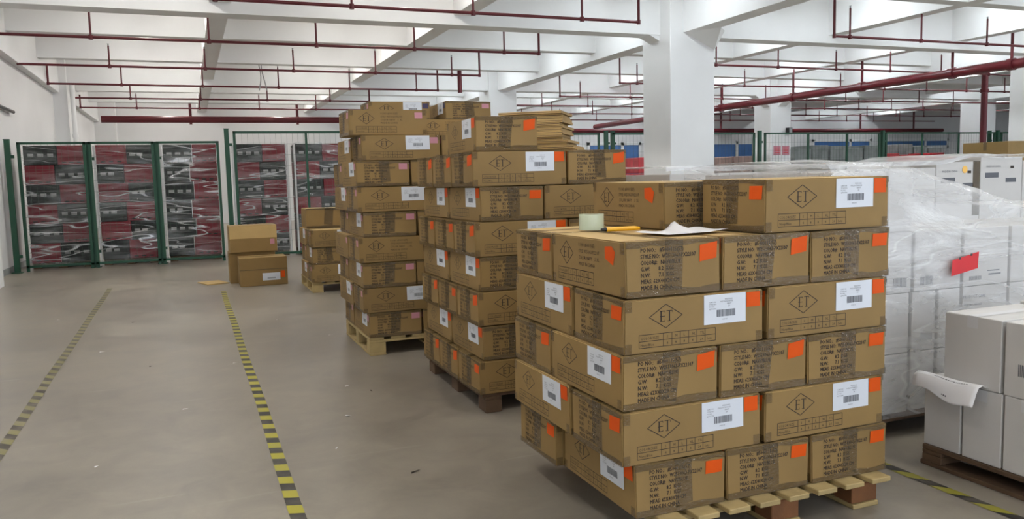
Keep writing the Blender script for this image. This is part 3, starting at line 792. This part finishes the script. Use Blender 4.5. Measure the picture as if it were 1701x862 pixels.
# stretch-wrapped white load behind the nearest stack
load_pallet((2.80, 2.95, 0), 2.2, 1.15, .13, 'dark pallet under the big film-wrapped white load at right')
gL = 'white cartons inside the film-wrapped load'
xs = [2.80+.172+.3435*i for i in range(6)]
xs = [2.79, 3.135, 3.315, 3.655, 4.0, 4.345, 4.69]
n_ = 0
for r_ in range(4):
    z0 = .131+.303*r_
    for i in range(6):
        if r_ == 3 and i > 1: continue
        x0, x1 = xs[i]+(.17 if r_ < 2 and i in (1, 2) else 0), xs[i+1]+(.17 if r_ < 2 and i in (0, 1) else 0)
        x0 += .011; x1 -= .011
        p = []
        if r_ == 2 and i in (1, 2, 0): p = [('bar','f',.04,.03,.13,.075,'bars'), ('t','f',.05,.1,.02,'PCS')]
        if r_ == 2 and i == 3: p = [('bar','f',.04,.03,.13,.05,'bars'), ('bar','f',.18,.05,.27,.058,'ink2'), ('bar','f',.17,.07,.26,.076,'ink2')]
        if r_ == 1 and i == 3: p = [('t','f',.0,.24,.022,'PRODUCT CARE'), ('t','f',.01,.2,.014,'KEEP DRY - FRAGILE'), ('bar','f',.0,.16,.06,.166,'ink2'), ('bar','f',.09,.155,.11,.175,'ink')]
        if r_ == 1 and i in (1, 2): p = [('bar','f',.06,.05,.14,.09,'wshade')]
        if r_ == 0: p = [('bar','f',.08,.05,.15,.1,'wshade'), ('bar','f',.2,.06,.26,.09,'browngoods')]
        white_carton((x0, 2.95, z0), x1-x0, .5, .3, 'white carton behind clear film, row %s from the floor, place %s from its aisle end' % (ordn[r_], ordn[i]), gL, p)
        if r_ == 3: white_carton((x0, 3.46, z0), x1-x0, .5, .3, 'white carton behind clear film, rear of top row, place %s from its aisle end' % ordn[i], gL)
# film shell
def prof_top(x):
    if x < 3.3: return 1.372 - .03*max(0, (x-3.1)/.2)**2
    return max(1.342 - .255*(x-3.3), 1.10)
mb = MB(); nx, nv = 70, 46
def FP(i, j):
    x = 2.765 + (4.75-2.765)*i/nx; T_ = prof_top(x); v = j/nv
    fall = min(max((x-3.35)/.5, 0), 1)
    if v < .62: y, z = 2.93, .12 + (T_-.12)*(v/.62)
    else:
        q = (v-.62)/.38; y = 2.93+q*1.2; z = T_ + (1.375-T_)*0.0 + (.02*math.sin(q*PI))
    p = Vector((x*3, y*2, z*5)); d = noise.noise(p)*.012 + noise.noise(Vector((x*1.5, 0, z*22)))*.008
    if v >= .62: return (x, y, z + abs(d)*1.6 + .006)
    return (x, y - abs(d)*1.4 - .002, z)
for i in range(nx):
    for j in range(nv): mb.poly([FP(i,j),FP(i+1,j),FP(i+1,j+1),FP(i,j+1)], 'wfilm')
for j in range(nv):   # aisle end
    if j/nv < .62:
        a, b = FP(0,j), FP(0,j+1); mb.poly([a, b, (b[0], 4.12, b[2]), (a[0], 4.12, a[2])], 'wfilm')
o = build('stretch_wrap', mb, smooth=True); tag(o, 'milky plastic film wrapped round the big white load at right', 'plastic film')
mb = MB(); c = [(0,0,-.035),(.185,0,-.005),(.19,0,.08),(.005,0,.045)]
mb.poly([(x,-.0,z) for x,y,z in c], 'redlab')
for dx, dz in ((.05,.045),(.13,.06)): mb.poly([(dx,-.0012,dz),(dx+.014,-.0012,dz+.003),(dx+.012,-.0012,dz+.014),(dx-.002,-.0012,dz+.012)], 'black')
o = build('warning_label', mb, loc=(3.525, 2.905, .84)); tag(o, 'bright red sticker on the film of the big white load', 'sticker')

# row of white cartons farther back
load_pallet((2.9, 4.52, 0), 3.9, 1.0, .13, 'dark pallet under the rear white carton row at right')
n_ = 0
for r_ in range(2):
    for i in range(8):
        x0 = 2.92+i*.475
        top = .62+(.02 if i > 4 else -.02)*r_ + (.03 if (i == 6 and r_) else 0)
        p = []
        if r_ and i >= 5: p = [('bar','f',.05,top-.16,.2,top-.12,'ink2'), ('t','f',.06,top-.08,.022,'MADE IN CHINA'), ('bar','f',.28,top-.2,.4,top-.165,'ink2'), ('bar','f',.33,top-.09,.37,top-.07,'ink')]
        o = white_carton((x0, 4.52, .131+r_*(.622)), .468, .9, top, 'white carton in the rear row, %s layer, %s from its left end' % (('lower','upper')[r_], ordn[i]), 'white cartons of the rear row at right', p)
        if r_ and i == 5:
            t = MB(); t.box((.39,-.004,.22),(.463,-.001,top+.002),'tape'); build('brown_tape', t, o)
            t = MB(); t.tube((.3,-.001,top-.06),(.3,-.003,top-.06),.028,'yellow',20); build('yellow_sticker', t, o)
mb = MB(); nx, ny = 60, 10
def FR(i, j):
    x = 2.88+3.9*i/nx; base = 1.40 + (.045 if x > 5.3 else 0)*min((x-5.3)/.3 if x > 5.3 else 0, 1) + .025*noise.noise(Vector((x*2.2, 1, 0)))
    if j <= 3: return (x, 4.50, base - .03*(3-j)/3)
    q = (j-3)/7; return (x, 4.50+q*.93, base+.012*noise.noise(Vector((x*3, q*5, 2)))+.008*q)
for i in range(nx):
    for j in range(ny): mb.poly([FR(i,j),FR(i+1,j),FR(i+1,j+1),FR(i,j+1)], 'wfilm')
o = build('stretch_wrap', mb, smooth=True); tag(o, 'wavy plastic film over the top of the rear white carton row', 'plastic film')
mb = MB()
o = None
# brown cartons beyond at the right edge
for k in range(4):
    big_carton((12.7, 9.3, .0+k*.437), 0, 1.5, .8, .435, 'big brown carton far right behind the white cartons, %s' % LAY[k], [], grp='big brown cartons stacked far right')

# ------------------------------------------------------------------ green mesh fences
def fence(x0, x1, y, z1, name, label, posts, mids, grp, z0=.06):
    o = empty('mesh_fence_panel', (x0, y, 0)); tag(o, label, 'fence', grp)
    W_ = x1-x0; mb = MB(); r = .022
    mb.box((0,-r,z1-.04),(W_,r,z1),'green'); mb.box((0,-r,z0),(W_,r,z0+.04),'green')
    mb.box((0,-r,0),(.045,r,z1),'green'); mb.box((W_-.045,-r,0),(W_,r,z1),'green')
    for m in mids: mb.box((m-x0-.02,-r,z0),(m-x0+.02,r,z1),'green')
    build('frame', mb, o)
    mb = MB(); x = .05
    while x < W_-.05: mb.box((x,-.0015,z0),(x+.003,.0015,z1-.03),'wire'); x += .1
    z = z0+.05
    while z < z1-.05: mb.box((.03,-.0015,z),(W_-.03,.0015,z+.003),'wire'); z += .2
    build('wire_mesh', mb, o)
    for p in posts:
        mb = MB(); mb.box((p-x0-.035,-.035+.06,0),(p-x0+.035,.035+.06,z1+.03),'green'); mb.box((p-x0-.07,-.04+.06,0),(p-x0+.07,.1,.012),'green'); build('post', mb, o)
    return o
gF = 'green mesh fence panels and gates'
FY = 15.6
def post(x, y, h, label):
    o = empty('fence_post', (x, y, 0)); tag(o, label, 'post', 'green fence posts')
    mb = MB(); mb.box((-.04,-.04,0),(.04,.04,h),'green'); mb.box((-.045,-.045,h),(.045,.045,h+.012),'green'); build('shaft', mb, o)
    mb = MB(); mb.box((-.08,-.08,0),(.08,.08,.015),'green'); build('base_plate', mb, o)
    for z in (.25, h-.3):
        mb = MB(); mb.box((.04,-.02,z),(.09,.02,z+.05),'green'); build('hinge', mb, o)
post(-2.73, 15.45, 2.2, 'green fence post at the left wall')
post(.69, 15.6, 2.38, 'tall green fence post between the gates and the higher fence')
for i, (a, b) in enumerate(((-2.62, -1.60), (-1.56, -.53), (-.49, .55))):
    fence(a, b, FY, 2.17, 'gate', 'green mesh gate, %s from the left wall' % ordn[i], [], [], gF)
    if i < 2: post(b+.02, FY+.125, 2.16, 'green post between the %s gates' % ('left and middle', 'middle and right')[i])
fence(.80, 3.9, FY, 2.345, 'fence', 'taller green mesh fence behind the big floor cartons', [], [2.1], gF)
FR_ = 16.7
for i, (a, b, mids) in enumerate(((4.0, 8.9, [5.6, 7.2]), (9.25, 13.3, [10.6, 12.0]), (13.6, 17.45, [15.0, 16.3]), (17.65, 21.85, [19.0, 20.4]), (22.1, 26.5, [23.5]))):
    fence(a, b, FR_, 2.36, 'fence', 'green mesh fence at the back right, %s panel from the carton stacks' % ordn[i], [], mids, gF)
for i, x in enumerate((9.07, 13.45, 17.55, 21.97)):
    post(x, FR_, 2.4, 'green post of the back right fence, %s from the carton stacks' % ordn[i])
    if i in (0, 3):
        post(x-.16 if i == 3 else x+.25, FR_+.14, 2.4, 'doubled green post beside the %s post of the back right fence' % ordn[i])

# ------------------------------------------------------------------ wrapped loads inside the cage
LD = [(-2.6, -1.66), (-1.49, -.59), (-.40, .51), (.83, 1.75), (1.95, 2.87)]
gC = 'printed cartons in the wrapped cage loads'
for li, (a, b) in enumerate(LD):
    y0 = 16.0; nm = '%s wrapped load from the left wall' % ordn[li]
    pallet((a+.01, y0+.02, 0), b-a-.02, .8, .10, 'wood2', 'wood2', 'y', 'pallet under the %s' % nm, over=0, nb=5)
    Wd = b-a; rh = .3395
    for r_ in range(6):
        dark_left = (r_ % 2 == 1)
        if li in (1, 2): dark_left = not dark_left
        if li == 2: dark_left = not dark_left if r_ % 2 else dark_left
        sp = .5 + (.04 if r_ % 2 else -.02)
        for s_ in (0, 1):
            dark = dark_left == (s_ == 0)
            x0, x1 = (a, a+Wd*sp-.004) if s_ == 0 else (a+Wd*sp+.004, b)
            mb = MB(); wd = x1-x0
            mb.box((0,0,0),(wd,.78,rh-.006), 'dgreen' if dark else 'maroon')
            if dark:
                nmk = 3 if wd > .46 else 2
                for q in range(nmk):
                    xx = wd*(.12+.3*q)
                    for dz, hh in ((.14, .012), (.158, .035)): mb.poly([(xx,-.001,dz),(xx+.09,-.001,dz),(xx+.09,-.001,dz+hh),(xx,-.001,dz+hh)], 'chip')
            else:
                for q in range(3): mb.poly([(wd*(.15+.27*q),-.001,.03),(wd*(.15+.27*q)+.07,-.001,.03),(wd*(.15+.27*q)+.07,-.001,.05),(wd*(.15+.27*q),-.001,.05)], 'dgreen')
            o = bevel(build('printed_carton', mb, loc=(x0, y0, .101+r_*rh)), .006, 1)
            tag(o, '%s carton, %s half, %s, %s' % ('dark green' if dark else 'maroon', ('left', 'right')[s_], LAY[r_], nm), 'carton', gC)
    # film
    mb = MB(); nx, nz = 24, 60
    def FQ(i, j):
        x = a-.012+(Wd+.024)*i/nx; z = .05+2.11*j/nz
        d = noise.noise(Vector((x*2+li*7, 0, z*9+math.sin(x*3+li)*1.4)))*.022 + noise.noise(Vector((x*9, li, z*20)))*.006
        return (x, y0-.014-abs(d), z)
    for i in range(nx):
        for j in range(nz): mb.poly([FQ(i,j),FQ(i+1,j),FQ(i+1,j+1),FQ(i,j+1)], 'film')
    for xx in (a-.012, b+.012):
        for j in range(0, nz, 4):
            z0_, z1_ = .05+2.11*j/nz, .05+2.11*(j+4)/nz; mb.poly([(xx,y0-.02,z0_),(xx,y0+.8,z0_),(xx,y0+.8,z1_),(xx,y0-.02,z1_)], 'film')
    o = build('stretch_wrap', mb, smooth=True); tag(o, 'clear creased plastic film round the %s' % nm, 'plastic film', 'clear films on the cage loads')
    for xx in (a-.045, b+.015):
        if li == 0 and xx < a: continue
        mb = MB(); mb.box((xx, y0-.03, .03), (xx+.03, y0+.05, 2.12), 'foam'); build('corner_post', mb, o)
# something tall and pink on first load's gap: small red carton top row highlight handled by carton colours

# ------------------------------------------------------------------ goods beyond the right fence
def goods(x, y, wd, dp, h, m, label, cat='wrapped goods', seed=0):
    mb = MB(); r = random.Random(seed); nx_ = max(2, int(wd/.8)); o = empty('wrapped_goods', (x, y, 0)); tag(o, label, cat, 'wrapped goods beyond the right fence')
    p = MB(); p.box((0,0,0),(wd,dp,.12),'wood2'); build('pallet_base', p, o)
    for i in range(nx_):
        q = MB(); hh = h-r.uniform(0, .22); x0 = wd*i/nx_; x1 = wd*(i+1)/nx_-.04
        rows = 4
        for k in range(rows):
            z0 = .12+(hh-.12)*k/rows; q.box((x0+r.uniform(0,.03), r.uniform(0,.04), z0), (x1-r.uniform(0,.03), dp, z0+(hh-.12)/rows-.01), m)
        bevel(build('goods_bundle', q, o), .02, 2)
    return o
goods(17.2, 24.0, 3.0, 1.2, 1.98, 'browngoods', 'faded brown goods beyond the fence beside the near column', seed=1)
goods(20.75, 23.8, 4.2, 1.2, 2.42, 'grey', 'grey wrapped goods beyond the fence, right of the second column', seed=2)
goods(25.6, 24.2, 4.1, 1.2, 2.05, 'redgoods', 'low red wrapped goods beyond the fence at right', seed=3)
goods(27.2, 25.8, 3.4, 1.2, 2.45, 'grey', 'grey goods behind the low red ones beyond the fence', seed=4)
goods(11.4, 19.2, 2.4, 1.0, 2.0, 'redgoods', 'dark red goods beyond the fence just left of the near column', seed=5)
goods(6.0, 18.2, 3.8, 1.0, 1.8, 'grey', 'grey goods beyond the fence behind the carton stacks', seed=6)
mb = MB()
o = empty('wall_notice', (18.28, 21.985, 1.94)); tag(o, 'two small pink notices on the second column beyond the fence', 'notice')
for dx in (0, .36):
    mb = MB(); mb.box((dx,-.006,0),(dx+.3,0,.3),'pink'); 
    for k in range(3): mb.box((dx+.05,-.008,.06+.08*k),(dx+.25,-.0065,.085+.08*k),'redlab')
    build('notice_sheet', mb, o)

# ------------------------------------------------------------------ floor markings and litter
def ftape(x, y0, y1, wd, m, label, rz=0):
    mb = MB(); n = 40; L = y1-y0
    for i in range(n): 
        a = L*i/n; b = L*(i+1)/n; ja = .003*math.sin(a*2.1); jb = .003*math.sin(b*2.1)
        mb.poly([(-wd/2+ja,a,.0),(wd/2+ja,a,.0),(wd/2+jb,b,.0),(-wd/2+jb,b,.0)], m)
    o = build('floor_tape', mb, loc=(x, y0, .002), rz=rz); tag(o, label, 'floor tape'); return o
ftape(.334, 1.5, 11.0, .062, 'haz', 'yellow and black striped floor tape along the carton stacks')
ftape(-.955, 1.5, 12.2, .062, 'hazw', 'worn faded striped floor tape on the left of the aisle', rz=.012)
ftape(2.88, -.5, 6.0, .055, 'hazg', 'striped floor tape between the nearest stack and the white cartons', rz=-.0)
lit = sorted([(.25,6.4),(.9,5.3),(1.02,5.1),(.78,4.6),(1.1,7.2),(.62,4.05),(-.35,6.6),(-.1,5.2),(-.6,8.9),(.9,3.55),(-1.35,9.5),(-.5,4.3),(.75,8.3),(-.75,7.4)], key=lambda p: p[1])
for i, (x, y) in enumerate(lit):
    mb = MB(); a = rnd.uniform(.012, .028); h = rnd.uniform(.004, .008)
    mb.poly([(-a,-h,0),(a,-h*.6,.003),(a*.9,h,.001),(-a*.7,h*.8,.004)], 'sheet' if i % 4 else 'ink')
    o = build('paper_scrap', mb, loc=(x, y, .002), rz=rnd.uniform(0, 3)); tag(o, '%s %s of litter on the bare floor, %s from the camera' % ('tiny white' if i % 4 else 'tiny dark', 'scrap', (['nearest', 'second nearest', 'third nearest', 'fourth nearest', 'fifth nearest', 'sixth nearest', 'seventh nearest', 'eighth nearest', 'ninth nearest', 'tenth nearest', 'eleventh nearest', 'twelfth nearest', 'thirteenth nearest', 'farthest'])[i]), 'litter', 'litter scraps on the floor')
